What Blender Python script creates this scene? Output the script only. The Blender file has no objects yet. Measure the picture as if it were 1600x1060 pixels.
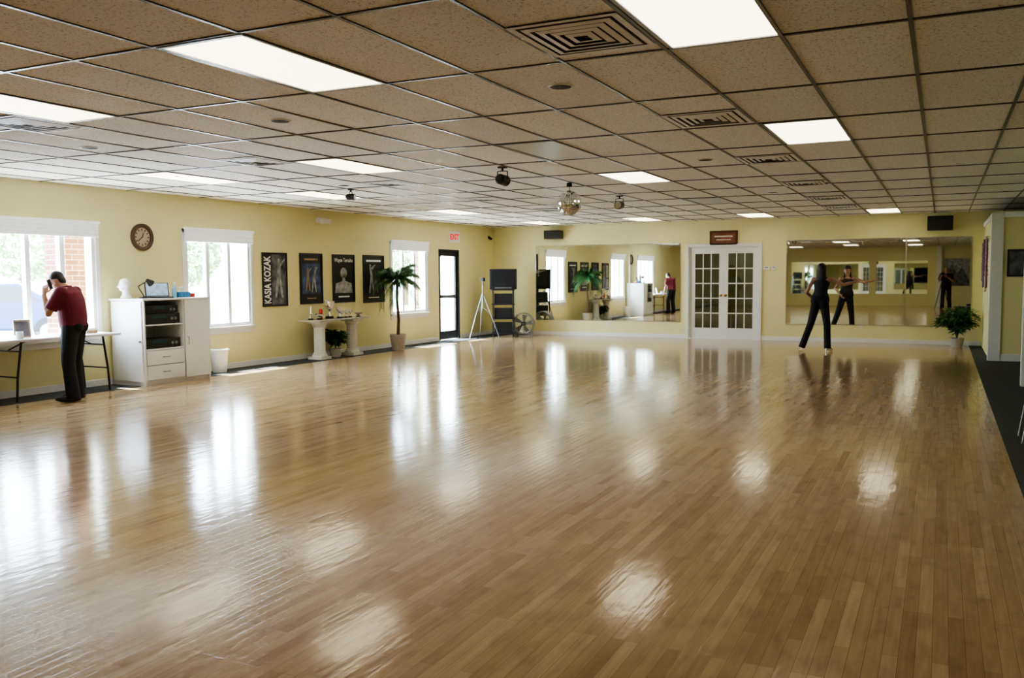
import bpy, bmesh, math, random
from mathutils import Vector, Matrix
random.seed(7)
V=Vector; Rd=math.radians; PI=math.pi
COL=bpy.context.scene.collection
# ---------------------------------------------------------------- camera model
F=1370.0; CH=1.43; CEIL=2.65; XL=-10.1; YF=19.6; XR=2.5; YB=-3.8
yv=V((673,102,-F)).normalized(); xv=V((2800,-80,F)).normalized()
xv=(xv-yv*xv.dot(yv)).normalized(); zv=xv.cross(yv)
def ray(px,py):
    c=V(((px-800)/F,(530-py)/F,-1)); return V((c.dot(xv),c.dot(yv),c.dot(zv)))
def onplane(px,py,ax,val):
    d=ray(px,py); o=V((0,0,CH)); t=(val-o[ax])/d[ax]; return o+d*t
def CL(px,py,z=CEIL): return onplane(px,py,2,z)
def LW(px,py,x=XL): return onplane(px,py,0,x)
def FW(px,py,y=YF): return onplane(px,py,1,y)
cam=bpy.data.cameras.new('camera'); co=bpy.data.objects.new('camera',cam); COL.objects.link(co)
cam.sensor_width=36; cam.lens=F/1600*36; cam.clip_start=0.05; cam.clip_end=300
m3=Matrix((xv,yv,zv))
co.matrix_world=Matrix.Translation((0,0,CH))@m3.to_4x4()
bpy.context.scene.camera=co
# ---------------------------------------------------------------- materials
def M(name,col,rough=.5,metal=0,var=.06,scale=18,bump=0,emit=None,es=0,spec=.5):
    m=bpy.data.materials.new(name); m.use_nodes=True; nt=m.node_tree; b=nt.nodes['Principled BSDF']
    tc=nt.nodes.new('ShaderNodeTexCoord'); no=nt.nodes.new('ShaderNodeTexNoise'); no.inputs['Scale'].default_value=scale; no.inputs['Detail'].default_value=3
    nt.links.new(tc.outputs['Object'],no.inputs['Vector'])
    rp=nt.nodes.new('ShaderNodeValToRGB'); e=rp.color_ramp.elements
    e[0].position=.3; e[1].position=.7
    e[0].color=tuple(max(0,c*(1-var)) for c in col)+(1,); e[1].color=tuple(min(1,c*(1+var)) for c in col)+(1,)
    nt.links.new(no.outputs['Fac'],rp.inputs['Fac']); nt.links.new(rp.outputs['Color'],b.inputs['Base Color'])
    b.inputs['Roughness'].default_value=rough; b.inputs['Metallic'].default_value=metal; b.inputs['Specular IOR Level'].default_value=spec
    if bump:
        bp=nt.nodes.new('ShaderNodeBump'); bp.inputs['Strength'].default_value=bump; bp.inputs['Distance'].default_value=.01
        nt.links.new(no.outputs['Fac'],bp.inputs['Height']); nt.links.new(bp.outputs['Normal'],b.inputs['Normal'])
    if es:
        b.inputs['Emission Color'].default_value=tuple(emit)+(1,); b.inputs['Emission Strength'].default_value=es
    return m
def glassmat(name,col,refl):
    m=bpy.data.materials.new(name); m.use_nodes=True; nt=m.node_tree; nt.nodes.clear()
    o=nt.nodes.new('ShaderNodeOutputMaterial'); mx=nt.nodes.new('ShaderNodeMixShader'); t=nt.nodes.new('ShaderNodeBsdfTransparent'); g=nt.nodes.new('ShaderNodeBsdfGlossy')
    t.inputs['Color'].default_value=tuple(col)+(1,); g.inputs['Roughness'].default_value=.02; mx.inputs['Fac'].default_value=refl
    nt.links.new(t.outputs[0],mx.inputs[1]); nt.links.new(g.outputs[0],mx.inputs[2]); nt.links.new(mx.outputs[0],o.inputs[0]); return m
def woodfloor():
    m=bpy.data.materials.new('maple_strip_floor'); m.use_nodes=True; nt=m.node_tree; L=nt.links.new; b=nt.nodes['Principled BSDF']
    tc=nt.nodes.new('ShaderNodeTexCoord'); mp=nt.nodes.new('ShaderNodeMapping'); mp.inputs['Rotation'].default_value=(0,0,Rd(90))
    L(tc.outputs['Object'],mp.inputs['Vector'])
    br=nt.nodes.new('ShaderNodeTexBrick'); br.offset=.37; br.offset_frequency=3; br.squash=1
    br.inputs['Scale'].default_value=1; br.inputs['Brick Width'].default_value=.8; br.inputs['Row Height'].default_value=.057
    br.inputs['Mortar Size'].default_value=.0009; br.inputs['Mortar Smooth'].default_value=.4
    br.inputs['Color1'].default_value=(0,0,0,1); br.inputs['Color2'].default_value=(1,1,1,1); br.inputs['Mortar'].default_value=(.5,.5,.5,1)
    L(mp.outputs[0],br.inputs['Vector'])
    rp=nt.nodes.new('ShaderNodeValToRGB'); cr=rp.color_ramp
    cr.elements[0].position=0; cr.elements[0].color=(.385,.26,.135,1); cr.elements[1].position=1; cr.elements[1].color=(.55,.41,.24,1)
    for p,c in ((.15,(.44,.305,.165,1)),(.6,(.495,.355,.20,1))):
        e=cr.elements.new(p); e.color=c
    L(br.outputs['Color'],rp.inputs['Fac'])
    mp2=nt.nodes.new('ShaderNodeMapping'); mp2.inputs['Scale'].default_value=(45,2.5,1); L(tc.outputs['Object'],mp2.inputs['Vector'])
    n1=nt.nodes.new('ShaderNodeTexNoise'); n1.inputs['Scale'].default_value=1; n1.inputs['Detail'].default_value=4; L(mp2.outputs[0],n1.inputs['Vector'])
    n2=nt.nodes.new('ShaderNodeTexNoise'); n2.inputs['Scale'].default_value=.35; L(tc.outputs['Object'],n2.inputs['Vector'])
    mp3=nt.nodes.new('ShaderNodeMapping'); mp3.inputs['Scale'].default_value=(14,5,1); L(tc.outputs['Object'],mp3.inputs['Vector'])
    n3=nt.nodes.new('ShaderNodeTexNoise'); n3.inputs['Scale'].default_value=1; n3.inputs['Detail'].default_value=3; L(mp3.outputs[0],n3.inputs['Vector'])
    r2=nt.nodes.new('ShaderNodeMapRange'); r2.inputs[1].default_value=.3; r2.inputs[2].default_value=.7; r2.inputs[3].default_value=.86; r2.inputs[4].default_value=1.08; L(n1.outputs['Fac'],r2.inputs[0])
    r3=nt.nodes.new('ShaderNodeMapRange'); r3.inputs[1].default_value=.28; r3.inputs[2].default_value=.5; r3.inputs[3].default_value=.82; r3.inputs[4].default_value=1.03; L(n3.outputs['Fac'],r3.inputs[0])
    mm=nt.nodes.new('ShaderNodeMath'); mm.operation='MULTIPLY'; L(r2.outputs[0],mm.inputs[0]); L(r3.outputs[0],mm.inputs[1])
    ml=nt.nodes.new('ShaderNodeVectorMath'); ml.operation='SCALE'; L(rp.outputs['Color'],ml.inputs[0]); L(mm.outputs[0],ml.inputs['Scale'])
    mx=nt.nodes.new('ShaderNodeMix'); mx.data_type='RGBA'; L(br.outputs['Fac'],mx.inputs['Factor']); L(ml.outputs[0],mx.inputs['A']); mx.inputs['B'].default_value=(.19,.115,.055,1)
    L(mx.outputs['Result'],b.inputs['Base Color'])
    r4=nt.nodes.new('ShaderNodeMapRange'); r4.inputs[3].default_value=.07; r4.inputs[4].default_value=.16; L(n2.outputs['Fac'],r4.inputs[0]); L(r4.outputs[0],b.inputs['Roughness'])
    b.inputs['Specular IOR Level'].default_value=.5
    ad=nt.nodes.new('ShaderNodeMath'); ad.operation='MULTIPLY_ADD'; L(br.outputs['Fac'],ad.inputs[0]); ad.inputs[1].default_value=-1.2; L(n1.outputs['Fac'],ad.inputs[2])
    a2=nt.nodes.new('ShaderNodeMath'); a2.operation='MULTIPLY_ADD'; L(n3.outputs['Fac'],a2.inputs[0]); a2.inputs[1].default_value=3.0; L(ad.outputs[0],a2.inputs[2])
    bp=nt.nodes.new('ShaderNodeBump'); bp.inputs['Strength'].default_value=.12; bp.inputs['Distance'].default_value=.004; L(a2.outputs[0],bp.inputs['Height']); L(bp.outputs['Normal'],b.inputs['Normal'])
    return m
def tilemat():
    m=bpy.data.materials.new('fissured_ceiling_tile'); m.use_nodes=True; nt=m.node_tree; L=nt.links.new; b=nt.nodes['Principled BSDF']
    tc=nt.nodes.new('ShaderNodeTexCoord'); n=nt.nodes.new('ShaderNodeTexNoise'); n.inputs['Scale'].default_value=66; n.inputs['Detail'].default_value=3; n.inputs['Distortion'].default_value=1.0
    L(tc.outputs['Object'],n.inputs['Vector'])
    rp=nt.nodes.new('ShaderNodeValToRGB'); e=rp.color_ramp.elements; e[0].position=.34; e[0].color=(.50,.46,.40,1); e[1].position=.44; e[1].color=(.93,.90,.84,1)
    L(n.outputs['Fac'],rp.inputs['Fac'])
    br=nt.nodes.new('ShaderNodeTexBrick'); br.offset=0; br.inputs['Scale'].default_value=1; br.inputs['Brick Width'].default_value=.6; br.inputs['Row Height'].default_value=1.3; br.inputs['Mortar Size'].default_value=0
    br.inputs['Color1'].default_value=(.94,.94,.94,1); br.inputs['Color2'].default_value=(1.02,1.02,1.02,1)
    mp=nt.nodes.new('ShaderNodeMapping'); mp.inputs['Location'].default_value=(.77+60,-3.4+65,0); L(tc.outputs['Object'],mp.inputs['Vector']); L(mp.outputs[0],br.inputs['Vector'])
    ml=nt.nodes.new('ShaderNodeVectorMath'); ml.operation='MULTIPLY'; L(rp.outputs['Color'],ml.inputs[0]); L(br.outputs['Color'],ml.inputs[1]); L(ml.outputs[0],b.inputs['Base Color'])
    b.inputs['Roughness'].default_value=.95
    bp=nt.nodes.new('ShaderNodeBump'); bp.inputs['Strength'].default_value=.3; bp.inputs['Distance'].default_value=.003; L(n.outputs['Fac'],bp.inputs['Height']); L(bp.outputs['Normal'],b.inputs['Normal'])
    return m
def brickmat():
    m=bpy.data.materials.new('red_brick'); m.use_nodes=True; nt=m.node_tree; L=nt.links.new; b=nt.nodes['Principled BSDF']
    tc=nt.nodes.new('ShaderNodeTexCoord'); sp=nt.nodes.new('ShaderNodeSeparateXYZ'); cb=nt.nodes.new('ShaderNodeCombineXYZ'); a=nt.nodes.new('ShaderNodeMath')
    L(tc.outputs['Object'],sp.inputs[0]); L(sp.outputs[0],a.inputs[0]); L(sp.outputs[1],a.inputs[1]); L(a.outputs[0],cb.inputs[0]); L(sp.outputs[2],cb.inputs[1])
    br=nt.nodes.new('ShaderNodeTexBrick'); br.inputs['Scale'].default_value=1; br.inputs['Brick Width'].default_value=.21; br.inputs['Row Height'].default_value=.075; br.inputs['Mortar Size'].default_value=.006
    br.inputs['Color1'].default_value=(.15,.055,.04,1); br.inputs['Color2'].default_value=(.23,.10,.07,1); br.inputs['Mortar'].default_value=(.3,.27,.25,1)
    L(cb.outputs[0],br.inputs['Vector']); L(br.outputs['Color'],b.inputs['Base Color']); b.inputs['Roughness'].default_value=.9; return m
YEL=M('yellow_wall_paint',(.80,.75,.39),.6,var=.02,scale=3); WHT=M('white_trim_paint',(.82,.82,.81),.4,var=.02)
WPL=M('white_melamine',(.80,.80,.82),.35,var=.02); BLK=M('black_plastic',(.015,.015,.018),.35); BLM=M('black_matte',(.014,.014,.016),.7)
GRY=M('grey_metal',(.30,.31,.33),.35,.8); CHR=M('polished_silver',(.85,.85,.86),.12,1,var=.03); ALU=M('silver_paint',(.27,.28,.30),.4,.3,var=.03); BRS=M('brass',(.65,.42,.15),.25,1,var=.05)
CARP=M('charcoal_carpet',(.05,.055,.06),.95,var=.5,scale=220,bump=.5); FLOOR=woodfloor(); TILE=tilemat(); BRICK=brickmat()
BAR=M('dark_ceiling_grid',(.07,.07,.075),.3,.5); MIR=M('mirror_glass',(.89,.93,.89),.015,1,var=0); GLS=glassmat('clear_pane',(.95,.97,.97),.05); GLD=glassmat('reflective_pane',(.72,.76,.76),.32)
LEAF=M('dark_green_leaf',(.03,.11,.035),.45,var=.5,scale=12); LEAF3=M('mid_green_leaf',(.06,.17,.05),.5,var=.5,scale=12); LEAF2=M('tree_leaf',(.34,.44,.24),.7,var=.3,scale=3); BARK=M('brown_bark',(.12,.075,.04),.85,var=.3,bump=.5)
WICK=M('pale_wicker',(.50,.45,.38),.8,var=.25,scale=60,bump=.8); DIF=M('glowing_diffuser',(.9,.88,.8),.5,emit=(1,.89,.64),es=1.7,var=.02)
DIFO=M('unlit_diffuser',(.60,.60,.60),.4,var=.03); SHADE=M('white_glow_fabric_shade',(.80,.80,.80),.8,var=.04,emit=(1,1,1),es=.08); SKIN=M('skin',(.50,.28,.19),.5,var=.05); SKIN2=M('tan_skin',(.42,.24,.16),.5,var=.05)  # window shade fabric is given a faint glow, though it is no lamp
HAIR=M('black_hair',(.012,.010,.010),.5,var=.5,scale=60); MAR=M('maroon_knit',(.14,.011,.03),.85,var=.15); NAVY=M('black_trouser_cloth',(.008,.008,.012),.8,var=.3); TEAL=M('teal_cloth',(.03,.36,.36),.8)
ASPH=M('asphalt',(.42,.42,.43),.9,var=.15,scale=8); GRAS=M('lawn_grass',(.30,.40,.22),.95,var=.3,scale=9); RED=M('red_wax',(.6,.03,.03),.4); CREAM=M('cream_paper',(.75,.70,.58),.8)
SIGNR=M('red_sign_letters',(.65,.02,.02),.5,emit=(1,.02,.01),es=.25); SOFF=M('soffit_paint',(.6,.58,.52),.8)
# ---------------------------------------------------------------- mesh builder
class MB:
    def __init__(s): s.bm=bmesh.new()
    def rings(s,rs,c0=True,c1=True,loop=True):
        vs=[[s.bm.verts.new(p) for p in r] for r in rs]; n=len(vs[0])
        for a,b in zip(vs,vs[1:]):
            for i in range(n if loop else n-1):
                j=(i+1)%n
                try: s.bm.faces.new((a[i],a[j],b[j],b[i]))
                except ValueError: pass
        if loop and c0: s.bm.faces.new(vs[0])
        if loop and c1: s.bm.faces.new(vs[-1])
        return s
    def box(s,x0,x1,y0,y1,z0,z1,mx=None):
        P=[V((x,y,z)) for z in (z0,z1) for x,y in ((x0,y0),(x1,y0),(x1,y1),(x0,y1))]
        if mx: P=[mx@p for p in P]
        return s.rings([P[:4],P[4:]])
    def prism(s,pts,y0,y1):
        return s.rings([[V((x,y0,z)) for x,z in pts],[V((x,y1,z)) for x,z in pts]])
    def frame(s,d):
        d=d.normalized(); a=V((0,0,1)) if abs(d.z)<.9 else V((1,0,0)); u=d.cross(a).normalized(); return u,d.cross(u).normalized()
    def cyl(s,p0,p1,r0,r1=None,n=16):
        p0,p1=V(p0),V(p1); r1=r0 if r1 is None else r1; u,v=s.frame(p1-p0)
        return s.rings([[p+u*(r*math.cos(2*PI*i/n))+v*(r*math.sin(2*PI*i/n)) for i in range(n)] for p,r in ((p0,r0),(p1,r1))])
    def caps(s,p0,r0,p1,r1,n=12,m=3):
        p0,p1=V(p0),V(p1); d=(p1-p0).normalized(); u,v=s.frame(d); rs=[]
        for k in range(m+1):
            a=PI/2*(k+.15)/(m+.15); rs.append((p0-d*(r0*math.cos(a)),r0*math.sin(a)))
        for k in range(m,-1,-1):
            a=PI/2*(k+.15)/(m+.15); rs.append((p1+d*(r1*math.cos(a)),r1*math.sin(a)))
        return s.rings([[p+u*(r*math.cos(2*PI*i/n))+v*(r*math.sin(2*PI*i/n)) for i in range(n)] for p,r in rs])
    def ell(s,c,ax,n=20,m=12):
        c=V(c); a,b,d=[V(q) for q in ax]; rs=[]
        for k in range(m+1):
            t=PI*(k+.12)/(m+.24); rs.append([c+d*math.cos(t)+(a*math.cos(2*PI*i/n)+b*math.sin(2*PI*i/n))*math.sin(t) for i in range(n)])
        return s.rings(rs)
    def sph(s,c,r,n=20,m=12):
        if not hasattr(r,'__len__'): r=(r,r,r)
        return s.ell(c,((r[0],0,0),(0,r[1],0),(0,0,r[2])),n,m)
    def lathe(s,pr,c=(0,0,0),n=24,flute=0):
        c=V(c); return s.rings([[c+V((r*(1-flute*(i%2))*math.cos(2*PI*i/n),r*(1-flute*(i%2))*math.sin(2*PI*i/n),z)) for i in range(n)] for r,z in pr])
    def tube(s,pts,r,n=8):
        pts=[V(p) for p in pts]; rs=[]; u=None
        for i,p in enumerate(pts):
            d=(pts[min(i+1,len(pts)-1)]-pts[max(i-1,0)]).normalized()
            if u is None: u,v=s.frame(d)
            else: u=(u-d*u.dot(d)).normalized(); v=d.cross(u)
            rr=r[i] if hasattr(r,'__len__') else r
            rs.append([p+u*(rr*math.cos(2*PI*k/n))+v*(rr*math.sin(2*PI*k/n)) for k in range(n)])
        return s.rings(rs)
    def loft(s,rg,n=20):
        return s.rings([[V(c)+V(u)*math.cos(2*PI*i/n)+V(v)*math.sin(2*PI*i/n) for i in range(n)] for c,u,v in rg])
    def quad(s,*P):
        s.bm.faces.new([s.bm.verts.new(p) for p in P]); return s
    def build(s,name,mat,parent=None,loc=None,rz=0,smooth=False,bevel=0,norm=True):
        if norm: bmesh.ops.recalc_face_normals(s.bm,faces=s.bm.faces[:])
        me=bpy.data.meshes.new(name); s.bm.to_mesh(me); s.bm.free(); me.materials.append(mat)
        if smooth:
            for p in me.polygons: p.use_smooth=True
            try: me.set_sharp_from_angle(angle=Rd(40))
            except Exception: pass
        o=bpy.data.objects.new(name,me); COL.objects.link(o)
        if parent: o.parent=parent
        if loc is not None: o.location=loc
        o.rotation_euler=(0,0,rz)
        if bevel:
            b=o.modifiers.new('bevel','BEVEL'); b.width=bevel; b.segments=2; b.limit_method='ANGLE'
        return o
def tag(o,label,cat,group=None):
    o['label']=label; o['category']=cat
    if group: o['group']=group
    return o
def thing(name,label,cat,loc=(0,0,0),rz=0,group=None):
    o=bpy.data.objects.new(name,None); COL.objects.link(o); o.location=loc; o.rotation_euler=(0,0,rz); o.empty_display_size=.05; return tag(o,label,cat,group)
def struct(o): o['kind']='structure'; return o
def sempty(name,loc,rz=0):
    o=bpy.data.objects.new(name,None); COL.objects.link(o); o.location=loc; o.rotation_euler=(0,0,rz); return struct(o)
def bake(o):
    bpy.context.view_layer.update(); dg=bpy.context.evaluated_depsgraph_get()
    me=bpy.data.meshes.new_from_object(o.evaluated_get(dg)); o.modifiers.clear(); o.data=me; me.name=o.name
    for p in me.polygons: p.use_smooth=True
    return o
def vox(mb,name,mat,parent,size=.008,it=3):
    o=mb.build(name,mat,parent); r=o.modifiers.new('r','REMESH'); r.mode='VOXEL'; r.voxel_size=size
    if it: q=o.modifiers.new('s','SMOOTH'); q.factor=.5; q.iterations=it
    bake(o)
    if not o.data.materials: o.data.materials.append(mat)
    return o
def text(body,size,mat,parent,x,y,z,vert=False,name='lettering',bold=.0,fit=None):
    c=bpy.data.curves.new('t','FONT'); c.body=body; c.size=size; c.align_x='CENTER'; c.align_y='CENTER'; c.extrude=.001; c.offset=bold; c.resolution_u=3
    o=bpy.data.objects.new(name,c); COL.objects.link(o); bpy.context.view_layer.update()
    me=bpy.data.meshes.new_from_object(o.evaluated_get(bpy.context.evaluated_depsgraph_get())); bpy.data.objects.remove(o)
    xs=[v.co.x for v in me.vertices]; k=1 if not fit else fit/(max(xs)-min(xs)); cx=(max(xs)+min(xs))/2
    for v in me.vertices:
        a,b,d=v.co; a=(a-cx)*k
        if vert: a,b=-b,a
        v.co=(x+a,y-d,z+b)
    me.materials.clear(); me.materials.append(mat); me.name=name
    o=bpy.data.objects.new(name,me); COL.objects.link(o); o.parent=parent; return o
# ---------------------------------------------------------------- room shell
WX0,WX1=-9.55,.5
struct(MB().box(WX0,WX1,YB,YF,-.08,0).build('floor',FLOOR))
struct(MB().box(XL-.0,WX0,YB,YF,-.08,0.004).build('carpet_edge',CARP)); struct(MB().box(WX1,XR,YB,YF,-.08,0.004).build('carpet_side',CARP))
struct(MB().box(XL-.2,XR+.2,YB-.2,YF+3.4,CEIL,CEIL+.1).build('ceiling',TILE))
g=MB(); x=-.77-.6*15
while x<XR: g.box(x-.011,x+.011,YB,YF,CEIL-.007,CEIL+.001); x+=.6
y=3.4-1.3*5
while y<YF: g.box(XL,XR,y-.011,y+.011,CEIL-.008,CEIL+.001); y+=1.3
struct(g.build('trim_1',BAR))
WZ0,WZ1=.68,2.11
ops=[(6.15,8.05,WZ0,WZ1),(9.6,10.95,WZ0,WZ1),(15.03,16.38,WZ0,WZ1),(16.9,17.83,0,2.05)]
w=MB(); y=YB-.2
for a,b,z0,z1 in ops:
    w.box(XL-.2,XL,y,a,-.1,CEIL); w.box(XL-.2,XL,a,b,z1,CEIL)
    if z0>0: w.box(XL-.2,XL,a,b,-.1,z0)
    y=b
w.box(XL-.2,XL,y,YF+.2,-.1,CEIL); struct(w.build('wall_left',YEL))
DA=FW(1077,390).x; DB=FW(1186,390).x; DZ=2.06
w=MB(); w.box(XL,DA,YF,YF+.15,-.1,CEIL); w.box(DB,XR+.2,YF,YF+.15,-.1,CEIL); w.box(DA,DB,YF,YF+.15,DZ,CEIL); struct(w.build('wall_far',YEL))
struct(MB().box(XR,XR+.2,YB-.2,YF+.2,-.1,CEIL).build('wall_right',YEL)); struct(MB().box(XL,XR,YB-.2,YB,-.1,CEIL).build('wall_back',YEL))
bb=MB()
for a,b in ((YB,16.86),(17.87,YF)): bb.box(XL,XL+.015,a,b,0,.09)
struct(bb.build('baseboard_left',WHT,bevel=.004))
bb=MB(); bb.box(XL,DA-.05,YF-.015,YF,0,.09); bb.box(DB+.05,.7,YF-.015,YF,0,.09); struct(bb.build('baseboard_far',WHT,bevel=.004))
struct(MB().box(.72,XR,16.3,16.42,0,2.37).box(.72,.84,16.42,YF,0,2.37).build('wall_partition',YEL))
struct(MB().box(.69,.87,16.27,16.45,0,2.4).box(.87,XR,16.26,16.46,2.33,2.42).box(.7,.86,16.45,YF,2.33,2.42).box(.87,XR,16.28,16.3,0,.12).build('trim_2',WHT,bevel=.006))
struct(MB().box(.92,XR,12.7,12.85,0,CEIL).build('wall_stub',WHT)); struct(MB().box(.92,XR,12.68,12.7,0,.12).build('baseboard_stub',WHT))
struct(MB().box(DA-1.2,DB+1.2,YF+.15,YF+3.2,-.08,0).build('floor_back_room',CARP))
struct(MB().box(DA-1.3,DA-1.2,YF+.15,YF+3.2,0,CEIL).box(DB+1.2,DB+1.3,YF+.15,YF+3.2,0,CEIL).box(DA-1.3,DB+1.3,YF+3.2,YF+3.3,0,CEIL).build('wall_back_room',M('cream_back_wall',(.62,.64,.60),.7)))
def portal(a,b,z0,z1):
    l=bpy.data.lights.new('portal','AREA'); l.shape='RECTANGLE'; l.size=z1-z0; l.size_y=b-a; l.cycles.is_portal=True
    o=bpy.data.objects.new('portal',l); COL.objects.link(o); o.location=(XL-.19,(a+b)/2,(z0+z1)/2); o.rotation_euler=(0,Rd(-90),0)
def window(n,a,b,ns):
    e=sempty('window_%d'%n,(XL,a,WZ0),Rd(90)); W=b-a; H=WZ1-WZ0
    f=MB(); f.box(0,W,0,.10,0,.05).box(0,W,0,.10,H-.05,H).box(0,.05,0,.1,.05,H-.05).box(W-.05,W,0,.1,.05,H-.05)
    for k in range(1,ns): x=W*k/ns; f.box(x-.032,x+.032,.01,.09,.05,H-.05)
    f.build('window_frame',WHT,e,bevel=.004)
    MB().box(-.06,W+.06,-.05,.0,-.045,-.005).box(-.05,W+.05,-.015,0,-.12,-.045).build('window_sill',WHT,e,bevel=.005)
    MB().box(-.06,0,-.018,0,0,H+.06).box(W,W+.06,-.018,0,0,H+.06).box(-.06,W+.06,-.018,0,H,H+.06).build('casing',WHT,e,bevel=.004)
    MB().box(.05,W-.05,.05,.055,.05,H-.05).build('pane',GLS,e)
    s=MB()
    for k in range(4): z=H-.13+k*.045; s.box(-.03,W+.03,-.06,-.022,z,z+.036)
    s.box(-.03,W+.03,-.045,-.024,H-.13,H+.05).box(-.05,W+.05,-.07,-.02,H+.048,H+.08); s.build('valance',SHADE,e,bevel=.006)
    portal(a,b,WZ0,WZ1)
window(1,6.15,8.05,4); window(2,9.6,10.95,3); window(3,15.03,16.38,3)
e=sempty('door_1',(XL,16.9,0),Rd(90)); W=.93; H=2.05
MB().box(0,.05,0,.1,0,H).box(W-.05,W,0,.1,0,H).box(.05,W-.05,0,.1,H-.05,H).build('door_frame',BLM,e)
MB().box(.05,.13,.03,.07,.01,H-.05).box(W-.13,W-.05,.03,.07,.01,H-.05).box(.13,W-.13,.03,.07,.01,.2).box(.13,W-.13,.03,.07,H-.15,H-.05).box(.13,W-.13,.03,.07,.95,1.02).build('door_leaf',BLM,e)
MB().box(.13,W-.13,.045,.055,.2,H-.15).build('pane',GLS,e); MB().box(.16,W-.16,.0,.025,.97,1.0).build('push_bar',GRY,e)
portal(16.9,17.83,0,2.05)
e=sempty('door_2',(DA,YF,0)); W=DB-DA
MB().box(-.07,0,-.03,.0,0,DZ+.07).box(W,W+.07,-.03,0,0,DZ+.07).box(0,W,-.03,0,DZ,DZ+.07).box(0,.03,0,.15,0,DZ).box(W-.03,W,0,.15,0,DZ).box(.03,W-.03,0,.15,DZ-.03,DZ).box(.03,W-.03,0,.15,-.05,.012).build('door_frame',WHT,e,bevel=.005)  # last box: threshold added to stop light spilling out under the leaves
lw=(W-.06)/2
for k in (0,1):
    x0=.03+k*lw; x1=x0+lw; d=MB(); z0,z1=.25,DZ-.15; s=.10
    d.box(x0,x0+s,.03,.07,.013,DZ-.03).box(x1-s,x1,.03,.07,.013,DZ-.03).box(x0+s,x1-s,.03,.07,.013,z0).box(x0+s,x1-s,.03,.07,z1,DZ-.03)
    for i in (1,2): xx=x0+s+(lw-2*s)*i/3; d.box(xx-.012,xx+.012,.035,.065,z0,z1)
    for i in range(1,5): zz=z0+(z1-z0)*i/5; d.box(x0+s,x1-s,.035,.065,zz-.012,zz+.012)
    lf=d.build('door_leaf',WHT,e,bevel=.003)
    MB().box(x0+s,x1-s,.049,.053,z0,z1).build('pane',GLD,lf)
    xk=x1-.05 if k==0 else x0+.05
    MB().cyl((xk,.03,.98),(xk,-.01,.98),.012).sph((xk,-.03,.98),.027).cyl((xk,.03,.98),(xk,.022,.98),.03).build('door_knob',BRS,lf,smooth=True)
# ---------------------------------------------------------------- exterior
struct(MB().box(-70,XL-.2,-30,90,-.25,-.12).build('ground_lawn',GRAS)); struct(MB().box(-24,XL-1.9,-30,90,-.13,-.1).build('ground_parking',ASPH))
struct(MB().box(XL-1.9,XL-.2,-10,30,-.13,-.02).build('ground_walkway',M('concrete',(.5,.5,.48),.9,var=.1)))
struct(MB().box(XL-.76,XL-.2,-6,24,CEIL-.02,CEIL+.25).build('roof_eave',SOFF))
for i,(a,b,lb) in enumerate(((8.35,9.0,'red brick pier outside the leftmost window'),(17.95,18.45,'red brick pier outside the window beside the glass exit door'))):
    tag(MB().box(-.22,.22,-(b-a)/2,(b-a)/2,0,CEIL).build('brick_pier',BRICK,loc=(-11.3,(a+b)/2,-.02)),lb,'brick pier')
def tree(x,y,h,r,lb):
    t=thing('tree',lb,'tree',(x,y,-.12),group='trees outside the windows')
    MB().tube([(0,0,0),(.1,0,h*.3),(0,.1,h*.7)],[.18,.13,.06],8).build('trunk',BARK,t,smooth=True)
    m=MB()
    for _ in range(2600):
        d=V((random.gauss(0,1),random.gauss(0,1),random.gauss(0,1))).normalized()*random.uniform(.55,1)**.5
        c=V((d.x*r,d.y*r,h*.62+d.z*h*.38)); u=V((random.uniform(-1,1),random.uniform(-1,1),random.uniform(-1,1))).normalized()*.16; v=u.cross(V((random.random(),random.random(),1))).normalized()*.11
        m.quad(c-u,c+v,c+u,c-v)
    m.build('foliage',LEAF2,t,norm=False)
for a in ((-33,18.5,5.0,2.4,'broad tree outside leftmost window, left of the brick pier'),(-36,25,6,2.4,'tall tree outside, seen past the brick pier of the leftmost window'),(-33,31,4.6,2.0,'leafy tree outside, left half of second window'),(-30,36,5.5,2.1,'taller leafy tree outside, right half of second window'),(-27,41.5,5.5,2.1,'leafy tree outside the window behind the potted palm'),(-22,44.5,4.6,1.9,'small tree outside the glass exit door')): tree(*a)
t=thing('car','dark blue car parked outside the leftmost window','car',(-20.5,13.6,-.1),Rd(35))
prof=[(-2.2,.35),(-2.25,.7),(-2.1,.88),(-1.2,.95),(-.6,1.42),(.75,1.45),(1.5,1.0),(2.15,.92),(2.25,.6),(2.2,.32)]
MB().prism(prof,-.85,.85).build('body',M('dark_blue_car_paint',(.03,.05,.12),.2,.3),t,bevel=.06)
MB().prism([(-1.0,.98),(-.55,1.36),(.68,1.38),(1.25,1.02)],-.86,.86).build('side_window',M('car_glass',(.02,.025,.03),.05),t)
for sx in (-1.4,1.4):
    for sy in (-.8,.8):
        wl=MB().cyl((sx,sy-.1,.32),(sx,sy+.1,.32),.32,n=24).build('wheel',BLM,t,smooth=True); MB().cyl((sx,sy-.11,.32),(sx,sy+.11,.32),.18,n=16).build('hub',GRY,wl,smooth=True)
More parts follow.
